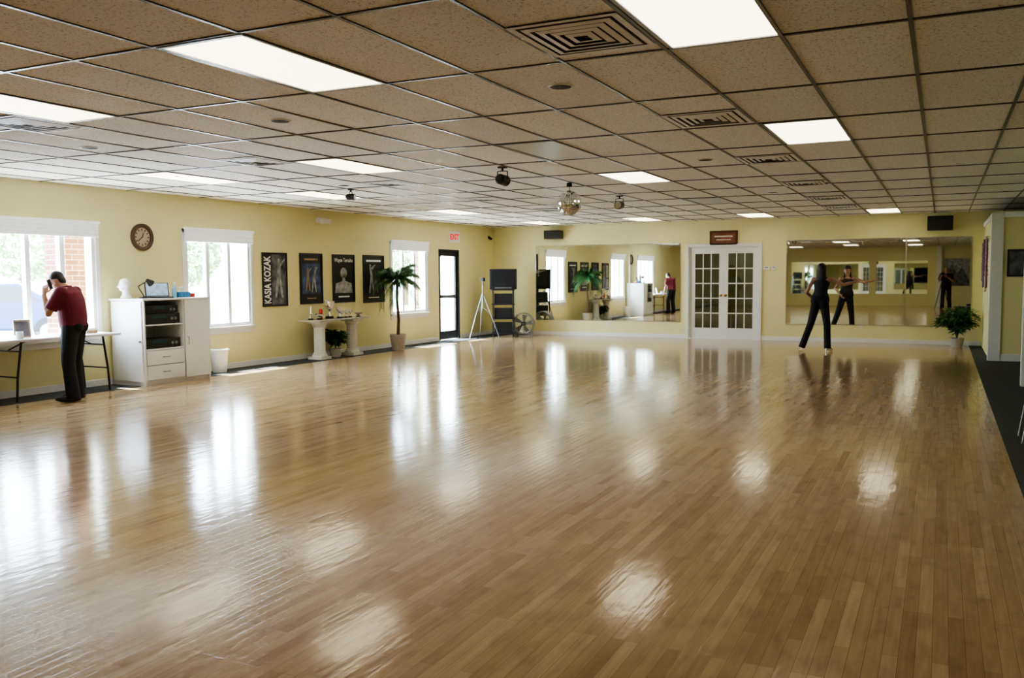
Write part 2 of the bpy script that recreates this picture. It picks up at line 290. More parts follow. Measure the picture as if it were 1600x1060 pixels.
# ---------------------------------------------------------------- ceiling fixtures
def clight(x,y,on,lb):
    t=thing('ceiling_light',lb,'ceiling light',(x,y,CEIL),group='recessed fluorescent ceiling panels')
    a,b,w,h=.3,.65,.018,.025
    MB().box(-a+.01,a-.01,-b+.01,-b+.01+h,-.012,-.001).box(-a+.01,a-.01,b-.01-h,b-.01,-.012,-.001).box(-a+.01,-a+.01+w,-b+h,b-h,-.012,-.001).box(a-.01-w,a-.01,-b+h,b-h,-.012,-.001).build('frame',GRY,t)
    MB().box(-a+.028,a-.028,-b+.035,b-.035,-.006,-.001).build('diffuser',DIF if on else DIFO,t)
for x,y,on,lb in ((-1.05,4.05,1,'largest glowing panel, cut by the top edge of the photo beside the biggest vent'),(-3.45,4.05,1,'big glowing panel in the upper left, nearest one left of the biggest vent'),(-5.85,4.05,1,'glowing panel cut by the left edge of the photo, above a vent'),
 (-1.05,7.95,1,'glowing panel at upper right, right of the second vent'),(-5.85,7.95,1,'glowing panel at ceiling middle left, above and left of the hanging spotlight'),(-8.25,7.95,1,'glowing panel nearest the leftmost window, above the clock'),
 (-3.45,10.55,1,'glowing panel just right of the mirror ball'),(-8.25,10.55,1,'thin glowing panel behind the small left spotlight'),(-8.25,14.45,1,'narrow glowing panel above the exit door'),
 (-1.05,18.35,1,'distant glowing panel near the right wall speaker'),(-3.45,18.35,1,'distant glowing panel above the french doors'),(-5.85,18.35,1,'distant glowing panel in front of the left mirror, right of mirror ball'),(-8.25,18.35,1,'distant glowing panel above the left wall speaker'),
 (-3.45,7.95,0,'unlit grey ceiling panel in the middle of the ceiling'),(-3.45,14.45,0,'unlit grey ceiling panel far off right of the mirror ball'),
 (-3.45,.15,1,'glowing panel over the photographer side, seen in the mirror'),(-5.85,-1.15,1,'glowing panel near the back wall left, seen in the mirror'),(-1.05,-1.15,1,'glowing panel near the back wall right, seen in the mirror'),(-8.25,1.45,1,'glowing panel by the left wall behind the photographer')): clight(x,y,on,lb)
VENT=M('pale_vent_metal',(.86,.85,.82),.5,.0); VDK=M('vent_gap',(.05,.045,.04),.8)
def vent(x,y,lb):
    t=thing('ceiling_vent',lb,'air vent',(x,y,CEIL),group='square louvred ceiling vents')
    MB().box(-.28,.28,-.31,.31,-.004,-.001).build('backing',VDK,t)
    for k in range(5):
        a=.288-.054*k; b=.32-.059*k; d=.036; zo,zi=-.011,-.016; m=MB()
        if k==0: zo=zi=-.010
        for (q0,q1,q2,q3) in (((-a,-b),(a,-b),(a-d,-b+d),(-a+d,-b+d)),((a,-b),(a,b),(a-d,b-d),(a-d,-b+d)),((a,b),(-a,b),(-a+d,b-d),(a-d,b-d)),((-a,b),(-a,-b),(-a+d,-b+d),(-a+d,b-d))):
            m.quad(V((*q0,zo)),V((*q1,zo)),V((*q2,zi)),V((*q3,zi)))
        m.build('frame' if k==0 else 'louver',VENT,t,norm=False)
for x,y,lb in ((-1.67,4.25,'biggest square louvred vent beside the topmost light'),(-1.67,6.9,'second nearest vent at upper right, left of the lit panel'),(-1.67,9.55,'third vent of the right row'),(-1.67,12.3,'fourth vent of the right row'),(-1.67,14.8,'fifth vent of the right row'),(-1.67,16.9,'farthest vent of the right row'),
  (-6.47,4.6,'vent cut by the left photo edge below a lit panel'),(-6.47,7.15,'vent above the second window, left of centre'),(-6.47,9.65,'vent left of the hanging spotlight'),(-6.47,12.3,'small far vent left of the mirror ball'),(-6.47,14.9,'tiny farthest vent of the left row')): vent(x,y,lb)
for px,py,lb in ((876,134,'nearest round black downlight, below the biggest vent'),(438,188,'round black downlight below the big upper left panel'),(140,230,'round black downlight near the left photo edge'),(1102,249,'round black downlight left of the third vent'),(1207,300,'far round black downlight left of the fourth vent'),(537,289,'round black downlight above the second thin panel'),(1290,285,'tiny dark downlight beside the fourth vent'),(940,341,'tiny far downlight beyond the mirror ball')):
    p=CL(px,py); t=thing('recessed_downlight',lb,'downlight',(p.x,p.y,CEIL),group='round recessed downlights')
    MB().lathe([(.066,-.001),(.066,-.010),(.076,-.010),(.082,-.001)],n=28).build('trim_ring',VENT,t,smooth=True)
    MB().lathe([(.072,-.002),(.070,-.0095),(.068,-.0105),(.001,-.011)],n=24).build('baffle',BLM,t,smooth=True)
bx,by=-4.43,10.77
t=thing('mirror_ball','mirror ball hanging from a small ceiling motor','mirror ball',(bx,by,CEIL))
b=MB(); c=V((0,0,-.262)); r=.158; n,m=32,18
for k in range(m):
    a0=PI*k/m; a1=PI*(k+1)/m
    for i in range(n):
        t0=2*PI*i/n; t1=2*PI*(i+1)/n
        def P(a,tt,rr=r): return c+V((math.sin(a)*math.cos(tt),math.sin(a)*math.sin(tt),math.cos(a)))*rr
        q=[P(a0+.012,t0+.015),P(a1-.012,t0+.015),P(a1-.012,t1-.015),P(a0+.012,t1-.015)]; tl=(random.uniform(-1,1)*.004,random.uniform(-1,1)*.004); nn=(q[0]-c).normalized()
        q[0]+=nn*tl[0]; q[1]-=nn*tl[1]; q[2]-=nn*tl[0]; q[3]+=nn*tl[1]
        b.quad(*q)
b.build('mirror_tiles',M('mirror_facets',(.95,.96,.97),.06,1,var=.02),t,norm=False); MB().sph(c,r-.008).build('core',GRY,t,smooth=True)
MB().cyl((0,0,0),(0,0,-.05),.035).build('motor',BLM,t,smooth=True); MB().cyl((0,0,-.05),(0,0,-.11),.006,n=8).cyl((0,0,-.10),(0,0,-.115),.02).build('hanger',GRY,t)
def spot(px,py,tgt,lb,s=1):
    p=CL(px,py); t=thing('spotlight',lb,'spotlight',(p.x,p.y,CEIL),group='black ceiling spotlights')
    d=(V(tgt)-V((p.x,p.y,CEIL-.13*s))).normalized(); c=V((0,0,-.13*s)); u=d.cross(V((0,0,1))).normalized()
    MB().cyl((0,0,0),(0,0,-.012),.05*s,n=20).cyl((0,0,-.012),(0,0,-.04*s),.012).build('mount',BLM,t,smooth=True)
    MB().tube([V((0,0,-.04*s)),V((0,0,-.045*s))+u*.055*s,c+u*.06*s],.006,6).tube([V((0,0,-.04*s)),V((0,0,-.045*s))-u*.055*s,c-u*.06*s],.006,6).build('yoke',BLM,t)
    b=c-d*.09*s; MB().cyl(b,b+d*.03*s,.035*s,.052*s,n=20).cyl(b+d*.03*s,b+d*.16*s,.052*s,.056*s,n=20).build('lamp_head',BLK,t,smooth=True)
    MB().cyl(b+d*.155*s,b+d*.162*s,.048*s,n=20).build('lens',CHR,t)
ball=(bx,by,CEIL-.25)
spot(785,261,ball,'large black spotlight hanging left of the mirror ball',1.1); spot(968,306,ball,'black spotlight hanging right of the mirror ball',1.1); spot(548,296,ball,'small black spotlight over the posters, left of centre',.8)
# ---------------------------------------------------------------- mirrors, far wall
zt=2.16; zb=.38
def mirror2(px0,px1,lb,zt=zt,zb=zb):
    a=FW(px0,430); b=FW(px1,430); t=thing('wall_mirror',lb,'mirror',(a.x,YF,zb)); W=b.x-a.x; H=zt-zb
    MB().box(0.004,W-.004,-.012,-.002,.004,H-.004).build('mirror_panel',MIR,t)
    MB().box(0,W,-.016,-.001,-.012,.0).box(0,W,-.016,-.001,H,H+.01).box(-.008,0,-.016,-.001,0,H).box(W,W+.006,-.016,-.001,0,H).build('edge_strip',CHR,t)
mirror2(838,983,'left panel of the mirror under the left wall speaker'); mirror2(984.5,1063,'mirror panel just left of the french doors')
mirror2(1229,1414,'large mirror panel right of the french doors, in front of the dancer'); mirror2(1416,1518,'mirror panel behind the potted plant, below the right wall speaker')
BULB=M('clear_bulb',(.8,.8,.75),.3); CORD=M('pale_cord',(.55,.58,.5),.6); bulbme=None
def swag(pts,lb):
    global bulbme
    t=thing('string_lights',lb,'string lights',(0,0,0),group='string lights draped over the mirrors'); path=[]
    for (p,q) in zip(pts,pts[1:]):
        a=FW(*p,y=YF-.03); b=FW(*q,y=YF-.03); n=10
        for i in range(n):
            f=i/n; c=a.lerp(b,f); c.z-=4*f*(1-f)*(.13 if abs(a.x-b.x)>.3 else 0); path.append(c)
    path.append(FW(*pts[-1],y=YF-.03)); MB().tube(path,.0025,5).build('cord',CORD,t)
    for i,c in enumerate(path[::3]):
        if bulbme is None:
            o=MB().lathe([(.002,0),(.0025,-.008),(.005,-.012),(.005,-.02),(.001,-.034)],n=8).build('bulb',BULB,t); bulbme=o.data
        else:
            o=bpy.data.objects.new('bulb',bulbme); COL.objects.link(o); o.parent=t
        o.location=c
swag([(841,430),(842,382),(872,380),(905,376),(940,378),(985,375),(1025,377),(1060,376),(1064,400)],'string lights draped over the mirror left of the french doors')
swag([(1230,392),(1231,368),(1275,370),(1318,367),(1368,369),(1418,366),(1470,367),(1518,365),(1519,400)],'string lights draped over the mirror right of the french doors')
def speaker(px,py,w,h,lb):
    p=FW(px,py,YF-.16); t=thing('wall_speaker',lb,'speaker',(p.x,YF-.16,p.z),group='black speakers on the far wall')
    MB().box(-w/2,w/2,-.12,.1,-h/2,h/2).build('cabinet',BLK,t,bevel=.012)
    MB().box(-w/2+.015,w/2-.015,-.13,-.121,-h/2+.015,h/2-.015).build('grille',BLM,t,bevel=.004)
    MB().box(-.03,.03,.1,.16,-.05,.05).build('bracket',GRY,t)
speaker(865,367,.42,.20,'black speaker above the left mirror near the corner'); speaker(1469,349,.46,.28,'black speaker above the right mirror')
p=FW(1131,372); t=thing('wall_plaque','brown framed plaque above the french doors','plaque',(p.x,YF,p.z))
MB().box(-.31,.31,-.03,0,-.16,.16).build('frame',M('dark_wood',(.10,.035,.015),.4),t,bevel=.008); MB().box(-.26,.26,-.034,-.03,-.11,.11).build('panel',M('red_brown_panel',(.22,.08,.04),.5,var=.4,scale=9),t)
MB().box(-.2,.2,-.037,-.034,.02,.05).build('pale_stripe',CREAM,t); MB().box(-.16,.16,-.037,-.034,-.05,-.03).build('pale_stripe',CREAM,t)
for px,w,lb in ((1198,.13,'white thermostat, left of the two beside the french doors'),(1209,.07,'small white control, right of the two beside the french doors')):
    p=FW(px,419); t=thing('thermostat',lb,'thermostat',(p.x,YF,p.z)); MB().box(-w/2,w/2,-.025,0,-.045,.045).build('case',WHT,t,bevel=.006); MB().box(-w/4,w/4,-.027,-.025,0,.025).build('display',GRY,t)
for px,lb in ((1345,'white wall outlet under the large right mirror, behind the dancer'),(1376,'white wall outlet under the right mirror, right of the other one'),(950,'white wall outlet under the left mirror')):
    p=FW(px,508); t=thing('wall_outlet',lb,'outlet',(p.x,YF,p.z)); MB().box(-.036,.036,-.008,0,-.058,.058).build('cover_plate',WHT,t,bevel=.003)
    for q in (.01,-.04): MB().box(-.014,.014,-.01,-.008,q,q+.03).build('socket',CREAM,t)
# ---------------------------------------------------------------- left wall items
p=LW(221,371); t=thing('wall_clock','round wooden wall clock between leftmost and second windows','clock',(XL,p.y,p.z),Rd(90))
n=40; P=lambda r,y:[V((r*math.cos(2*PI*i/n),y,r*math.sin(2*PI*i/n))) for i in range(n)]
MB().rings([P(.135,0),P(.135,-.03),P(.165,-.04),P(.19,-.03),P(.19,0)],False,False).build('rim',M('brown_wood_rim',(.09,.05,.025),.4,var=.2),t,smooth=True)
MB().cyl((0,0,0),(0,-.012,0),.138,n=40).build('dial',M('tan_dial',(.48,.38,.26),.6),t)
for k in range(12): MB().box(-.006,.006,-.015,-.012,.092,.122,Matrix.Rotation(PI/6*k,4,'Y')).build('hour_mark',BLM,t)
MB().box(-.005,.005,-.018,-.015,-.01,.09,Matrix.Rotation(Rd(-128),4,'Y')).build('minute_hand',BLM,t)
MB().box(-.006,.006,-.02,-.018,-.01,.065,Matrix.Rotation(Rd(20),4,'Y')).build('hour_hand',BLM,t)
PG=M('poster_photo_grey',(.10,.10,.11),.5,var=.9,scale=7); PGL=M('poster_pale_grey',(.30,.30,.31),.5,var=.5,scale=9); PB=M('poster_black',(.012,.012,.016),.3); PW=M('poster_white_ink',(.85,.85,.85),.5); PBL=M('poster_blue_scene',(.04,.07,.16),.4,var=.9,scale=6); PBR=M('poster_tan_ink',(.33,.22,.12),.4,var=.4,scale=8)
def poster(px0,py0,px1,py1,lb,kind):
    a=LW(px0,py0); b=LW(px1,py1); zc=(LW(px0,py0).z+LW(px1,py0+2).z)/2; z0=(LW(px0,py1+2).z+b.z)/2; W=b.y-a.y; H=zc-z0
    t=thing('framed_poster',lb,'poster',(XL,a.y,z0),Rd(90),group='black framed posters on the left wall'); f=.03
    MB().box(0,W,-.025,0,0,f).box(0,W,-.025,0,H-f,H).box(0,f,-.025,0,f,H-f).box(W-f,W,-.025,0,f,H-f).build('frame',BLK,t,bevel=.004)
    MB().box(f,W-f,-.010,-.001,f,H-f).build('print',PB,t); Y0,Y1=-.0125,-.0105
    def fig(cx,cz,s,mat,nm='dancer_image',lean=0,arm=1):
        m=MB(); n=14
        m.prism([(cx+lean*s+.045*s*math.cos(2*PI*i/n),cz+.46*s+.055*s*math.sin(2*PI*i/n)) for i in range(n)],Y0,Y1)
        m.prism([(cx-.05*s+lean*s,cz+.4*s),(cx+.06*s+lean*s,cz+.4*s),(cx+.06*s,cz+.12*s),(cx+.15*s,cz-.5*s),(cx+.08*s,cz-.5*s),(cx,cz-.05*s),(cx-.1*s,cz-.5*s),(cx-.17*s,cz-.5*s),(cx-.07*s,cz+.12*s)],Y0,Y1)
        if arm: m.prism([(cx+.05*s+lean*s,cz+.39*s),(cx+.22*s,cz+.52*s),(cx+.24*s,cz+.49*s),(cx+.06*s,cz+.31*s)],Y0-.0005,Y1)
        m.build(nm,mat,t)
    if kind==0:
        text('KASIA KOZAK',W*.36,PW,t,W*.21,-.013,H*.5,vert=True,bold=.006,fit=H*.88); MB().box(W*.38,W-f,-.0105,-.01,f,H-f).build('photo_field',PG,t); fig(W*.67,H*.52,H*.72,PGL)
    if kind==1:
        MB().box(W*.1,W*.9,-.0105,-.01,H*.2,H*.8).build('photo_field',PBL,t); fig(W*.35,H*.48,H*.45,PBR); fig(W*.62,H*.48,H*.5,PGL,lean=.1)
        MB().box(W*.2,W*.8,-.012,-.01,H*.86,H*.9).build('caption_line',PBR,t); MB().box(W*.3,W*.7,-.012,-.01,H*.1,H*.12).build('caption_line',PBR,t)
    if kind==2:
        text('Wayne Ternahu',W*.16,PW,t,W*.5,-.013,H*.88,bold=.001,fit=W*.82)
        m=MB(); n=20; m.prism([(W*.5+W*.15*math.cos(2*PI*i/n),H*.62+H*.11*math.sin(2*PI*i/n)) for i in range(n)],Y0,Y1); m.prism([(W*.44,H*.45),(W*.44,H*.56),(W*.56,H*.56),(W*.56,H*.45),(W*.85,H*.40),(W*.9,H*.2),(W*.1,H*.2),(W*.15,H*.40)],Y0,Y1+.0002); m.build('portrait_image',PGL,t)
        MB().box(W*.25,W*.75,-.012,-.01,H*.11,H*.14).build('caption_line',PW,t)
    if kind==3:
        MB().box(W*.15,W*.85,-.012,-.01,H*.86,H*.9).build('caption_line',PW,t); MB().box(W*.25,W*.75,-.012,-.01,H*.1,H*.12).build('caption_line',PW,t)
        fig(W*.4,H*.5,H*.6,PGL,lean=-.08); fig(W*.6,H*.48,H*.55,PG,lean=.1)
poster(408,394,449,478,'framed poster with vertical white name lettering and grey dancer',0); poster(467,395,504,474,'framed poster with bluish stage scene of two dancers',1)
poster(518,397,554,472,'framed poster with grey portrait under white title',2); poster(566,398,600,472,'framed poster with pale dancing couple, next to the palm',3)
p=LW(500,345); t=thing('emergency_light','white twin head emergency light high above the first two posters','emergency light',(XL,p.y,p.z),Rd(90))
MB().box(-.13,.13,-.07,0,-.05,.05).build('case',WHT,t,bevel=.01)
for s in (-1,1): MB().cyl((s*.1,-.07,.0),(s*.13,-.15,-.02),.03,.05,n=18).build('lamp_head',WHT,t,smooth=True)
p=LW(707,371); t=thing('exit_sign','white exit sign with red letters above the glass door','exit sign',(XL+.03,p.y,p.z),Rd(72))
MB().box(-.17,.17,-.03,.01,-.125,.125).build('case',WHT,t,bevel=.008); text('EXIT',.17,SIGNR,t,0,-.033,0,bold=.006,fit=.27); MB().cyl((0,-.01,.12),(0,-.01,.16),.02).build('stem',WHT,t)
p=LW(678,452); t=thing('light_switch','white light switch left of the glass door','light switch',(XL,p.y,p.z),Rd(90)); MB().box(-.04,.04,-.008,0,-.06,.06).build('cover_plate',WHT,t,bevel=.003); MB().box(-.008,.008,-.016,-.008,-.014,.014).build('toggle',CREAM,t)
t=thing('security_camera','small black camera high in the far left corner','camera',(XL,19.3,2.42),Rd(50)); MB().cyl((0,0,0),(0,-.06,-.03),.015).build('arm',BLM,t); MB().cyl((0,-.05,-.03),(0,-.17,-.07),.035,n=16).build('housing',BLM,t,smooth=True)
# ---------------------------------------------------------------- folding table and its things
t=thing('folding_table','long white folding table under the leftmost window','table',(-9.80,7.0,0),Rd(90))
MB().box(-.92,.92,-.30,.28,.71,.74).build('tabletop',WPL,t,bevel=.008)
for sx in (-.42,.68):
    s=1 if sx>0 else -1
    for sy in (-.25,.22): MB().tube([(sx,sy,.71),(sx+s*.06,sy,.3),(sx+s*.08,sy,.012)],.014,8).build('leg',BLK,t,smooth=True)
    MB().tube([(sx+s*.06,-.25,.3),(sx+s*.06,.22,.3)],.009,8).build('leg_brace',BLK,t,smooth=True); MB().tube([(sx+s*.02,-.02,.6),(sx-s*.22,-.02,.70)],.009,8).tube([(sx+s*.02,-.25,.6),(sx+s*.02,.22,.6)],.009,8).build('leg_brace',BLK,t,smooth=True)
t=thing('photo_frame','small photo frame with dark print standing on the folding table','photo frame',(-9.75,6.74,.74),Rd(62)); mx=Matrix.Rotation(Rd(-12),4,'X')
MB().box(-.09,.09,-.012,.0,0,.22,mx).build('frame',CHR,t,bevel=.003); MB().box(-.07,.07,-.015,-.012,.025,.195,mx).build('print',PG,t); MB().box(-.02,.02,0,.09,0,.01).build('stand',BLM,t)
t=thing('mug','white mug on the folding table beside the photo frame','mug',(-9.6,6.60,.74)); MB().lathe([(.035,0),(.04,.01),(.04,.09),(.036,.09),(.034,.015)],n=24).build('cup',WHT,t,smooth=True); MB().tube([(.038,0,.07),(.065,0,.065),(.065,0,.03),(.038,0,.02)],.006,8).build('handle',WHT,t,smooth=True)
t=thing('paper_stack','stack of white papers on the folding table near the man','papers',(-9.78,7.3,.74),Rd(80)); MB().box(-.11,.11,-.15,.15,0,.012).build('lower_sheets',CREAM,t); MB().box(-.11,.11,-.15,.15,.012,.018,Matrix.Rotation(.2,4,'Z')).build('top_sheet',WHT,t)
t=thing('card_box','small brown box at the right end of the folding table','box',(-9.8,7.68,.74),Rd(90)); MB().box(-.08,.08,-.06,.06,0,.05).build('tray',PBR,t,bevel=.003); MB().box(-.083,.083,-.063,.063,.04,.065).build('lid',CREAM,t,bevel=.003)
# ---------------------------------------------------------------- cabinet
CX,CY,CD=-9.45,8.24,.62
t=thing('media_cabinet','white cabinet with open shelves and two drawers beside the man','cabinet',(CX,CY,0),Rd(90))
m=MB(); m.box(0,.025,0,CD,0,1.14).box(1.125,1.15,0,CD,0,1.14).box(.67,.69,.01,CD,.06,1.14).box(.025,1.125,CD-.02,CD,.06,1.14).box(.025,1.125,.01,CD-.02,.05,.07).box(.025,.67,.01,CD-.02,.47,.49).box(.025,1.125,.03,.05,0,.05).build('body',WPL,t,bevel=.002)
MB().box(-.02,1.16,-.015,CD+.01,1.14,1.165).build('top_board',WPL,t,bevel=.004); MB().box(.025,.67,.02,CD-.02,.80,.818).build('shelf',WPL,t)
for z in (.075,.275):
    d=MB().box(.03,.665,-.008,.01,z,z+.19).box(.05,.645,.012,.5,z+.01,z+.15).build('drawer',WPL,t,bevel=.002); MB().tube([(.29,-.008,z+.1),(.30,-.03,z+.1),(.395,-.03,z+.1),(.405,-.008,z+.1)],.005,8).build('handle',GRY,d)
d=MB().box(.693,1.147,-.01,.009,.06,1.135).build('door',WPL,t,bevel=.002); MB().tube([(.73,-.01,.62),(.73,-.035,.62),(.73,-.035,.52),(.73,-.01,.52)],.005,8).build('handle',GRY,d)
d=MB().box(-.016,-.001,.03,CD-.03,.06,1.13).build('side_door',WPL,t,bevel=.002); MB().sph((-.03,.06,.60),.016).build('knob',GRY,d,smooth=True)
def device(x,z,w,h,lb,d=.34,nm='stereo_unit'):
    t=thing(nm,lb,'stereo',(CX-.04,CY+x,z),Rd(90),group='black audio units in the cabinet'); MB().box(-w/2,w/2,0,d,0.008,h).build('case',BLK,t,bevel=.004)
    MB().box(-w*.3,w*.1,-.003,0,h*.55,h*.85).build('display',M('dark_display',(.02,.06,.08),.1),t)
    for q in (.25,.36): MB().cyl((w*q,0,h*.5),(w*q,-.015,h*.5),h*.16,n=14).build('knob',GRY,t)
    f=MB()
    for q in (-.4,.4): f.cyl((w*q,.04,0),(w*q,.04,.009),.014,n=8)
    f.build('feet',BLM,t)
device(.345,.818,.60,.14,'black stereo unit on the upper shelf of the cabinet, lower of two'); device(.345,.958,.54,.11,'thinner black stereo unit resting on top of another'); device(.345,.49,.60,.13,'black stereo unit on the lower shelf above the drawers')
T0=1.165
t=thing('foam_head','white foam display head on the left end of the cabinet top','display head',(-9.9,8.33,T0),Rd(150)); t.scale=(.9,.9,.9)
m=MB(); c=V((0,0,.2)); m.sph(c+V((0,-.01,.02)),(.07,.085,.085)); m.sph(c+V((0,.02,-.04)),(.05,.06,.055)); m.caps(c+V((0,.075,0)),.009,c+V((0,.095,-.025)),.012); m.cyl((0,-.02,.05),(0,-.01,.2),.05); m.lathe([(.085,0),(.08,.02),(.055,.06),(.05,.09)],(0,-.02,0)); vox(m,'head',M('white_foam',(.85,.85,.84),.7,var=.02),t,.006,3)
for q in (-1,1): MB().sph(c+V((q*.028,.07,.005)),(.012,.006,.006)).build('eye',PGL,t)
t=thing('desk_lamp','black jointed desk lamp on the cabinet top beside foam head','lamp',(-9.72,8.5,T0),Rd(90))
MB().lathe([(.07,0),(.07,.012),(.02,.022),(.012,.03)]).build('base',BLK,t,smooth=True); MB().tube([(0,0,.02),(-.10,0,.16)],.007).tube([(-.10,0,.16),(.06,0,.24)],.007).build('arm',BLK,t); MB().cyl((.05,0,.25),(.12,0,.20),.02,.05,n=20).build('lamp_shade',BLK,t,smooth=True)
t=thing('laptop','open black laptop with pale screen on the cabinet top','laptop',(-9.72,8.76,T0),Rd(62)); MB().box(-.16,.16,-.11,.11,0,.018).build('base',BLK,t,bevel=.003); mx=Matrix.Translation((0,.11,.018))@Matrix.Rotation(Rd(-18),4,'X')
MB().box(-.16,.16,0,.012,0,.2,mx).build('lid',BLK,t,bevel=.003); MB().box(-.145,.145,-.002,0,.012,.19,mx).build('screen',M('pale_blue_screen',(.3,.42,.55),.2,emit=(.5,.7,1),es=.1,var=.3),t); MB().box(-.14,.14,-.08,.06,.018,.02).build('keyboard',GRY,t)
t=thing('spray_bottle','slim clear blue bottle on the cabinet top beside the tissue box','bottle',(-9.7,9.0,T0)); MB().lathe([(.03,0),(.033,.02),(.033,.12),(.012,.16),(.012,.175)]).build('body',M('blue_clear_plastic',(.25,.5,.7),.15),t,smooth=True); MB().cyl((0,0,.175),(0,0,.22),.013,n=12).box(-.01,.04,-.008,.008,.2,.22).build('pump',WHT,t)
t=thing('tissue_box','blue tissue box with tissue sticking out on the cabinet top','tissue box',(-9.72,9.15,T0),Rd(90)); MB().box(-.11,.11,-.06,.06,0,.075).build('carton',M('blue_carton',(.04,.2,.45),.5,var=.3,scale=25),t,bevel=.003)
MB().rings([[V((-.05,-.01,.07)),V((.05,-.01,.07)),V((.05,.01,.07)),V((-.05,.01,.07))],[V((-.03,-.02,.11)),V((.04,0,.12)),V((.045,.015,.12)),V((-.035,.0,.11))],[V((-.05,.0,.15)),V((0,-.02,.14)),V((.02,-.01,.16)),V((-.03,.01,.15))]]).build('tissue',WHT,t)
t=thing('tape_box','small red and white box on right end of the cabinet top','box',(-9.75,9.33,T0),Rd(90)); MB().box(-.05,.05,-.05,.05,0,.05).build('carton',RED,t,bevel=.003); MB().box(-.051,.051,-.051,.051,.045,.06).build('lid',WHT,t,bevel=.003)
t=thing('trash_can','white plastic trash can beside the cabinet under the second window','trash can',(-9.86,9.98,0.004)); MB().lathe([(.10,0),(.105,.01),(.135,.34),(.13,.34),(.10,.02),(.01,.018)],n=28).build('bin',WHT,t,smooth=True); MB().lathe([(.135,.33),(.148,.33),(.148,.352),(.13,.352),(.13,.33)],n=28).build('rim',WHT,t,smooth=True)
# ---------------------------------------------------------------- pedestal table with trophies
STO=M('white_plaster',(.74,.72,.67),.7,var=.08); PT=.70
for i,(y,lb) in enumerate(((12.28,'white fluted pedestal column, left support of the trophy shelf'),(13.22,'white fluted pedestal column, right support of the trophy shelf'))):
    t=thing('pedestal_column',lb,'pedestal',(-9.78,y,.004),group='white pedestals under the trophy shelf')
    MB().box(-.145,.145,-.145,.145,0,.05).lathe([(.135,.05),(.135,.075),(.115,.09),(.12,.105),(.10,.12)]).build('base',STO,t,bevel=.004)
    MB().lathe([(.098,.12),(.098,.56)],n=40,flute=.08).build('shaft',STO,t); MB().lathe([(.10,.56),(.125,.585),(.12,.6),(.135,.63)]).box(-.15,.15,-.15,.15,.63,PT-.03).build('capital',STO,t,bevel=.004)
t=thing('trophy_shelf','long pale shelf board lying across two white pedestals','shelf',(-9.80,12.75,PT-.026),Rd(90)); MB().box(-.80,.80,-.19,.19,0,.026).build('board',M('pale_stone_board',(.55,.53,.48),.25,var=.15),t,bevel=.004); MB().box(-.81,.81,-.20,.20,.008,.018).build('edge_band',CHR,t)
def cup(x,y,s,lb,kind=0,mat=CHR):
    t=thing('trophy',lb,'trophy',(x,y,PT+.001),group='trophies on the pedestal shelf')
    MB().lathe([(.05*s,0),(.05*s,.025*s),(.04*s,.03*s)]).build('base',BLK,t,smooth=True)
    if kind==0:
        MB().lathe([(.03*s,.03*s),(.012*s,.05*s),(.010*s,.09*s),(.03*s,.11*s),(.055*s,.15*s),(.062*s,.21*s),(.058*s,.21*s),(.02*s,.13*s)]).build('bowl',mat,t,smooth=True)
        for q in (-1,1): MB().tube([(0,q*.055*s,.2*s),(0,q*.09*s,.2*s),(0,q*.085*s,.15*s),(0,q*.045*s,.135*s)],.005*s,6).build('handle',mat,t,smooth=True)
    elif kind==1:
        MB().lathe([(.02*s,.03*s),(.015*s,.1*s),(.03*s,.12*s),(.015*s,.15*s),(.02*s,.2*s),(.008*s,.22*s)]).sph((0,0,.24*s),.022*s).build('figure',mat,t,smooth=True)
    else:
        MB().lathe([(.02*s,.03*s),(.02*s,.045*s),(.09*s,.08*s),(.10*s,.10*s),(.095*s,.10*s),(.02*s,.06*s)]).build('dish',mat,t,smooth=True)
cup(-9.8,12.08,.9,'small silver figure trophy at the left end of the shelf',1); cup(-9.72,12.22,1.0,'low silver dish trophy near left end of the shelf',2)
cup(-9.8,12.6,1.5,'tallest silver cup trophy at middle of the shelf'); cup(-9.72,12.78,1.0,'silver cup just right of the tallest trophy'); cup(-9.8,12.95,.7,'small cup, first of the three small ones right of the taller cups'); cup(-9.8,13.08,.7,'small cup, middle of the three small ones'); cup(-9.8,13.21,.7,'small cup, right one of the three small ones'); cup(-9.76,13.40,.8,'low dish at right end of the shelf',2,CHR)
t=thing('candle','red pillar candle standing on the trophy shelf','candle',(-9.82,12.38,PT)); MB().lathe([(.034,0),(.034,.17),(.03,.175),(.01,.172)]).build('wax',RED,t,smooth=True); MB().cyl((0,0,.17),(0,0,.19),.002,n=6).build('wick',BLM,t); MB().lathe([(.045,0),(.05,.012),(.036,.012)]).build('holder',BRS,t,smooth=True)
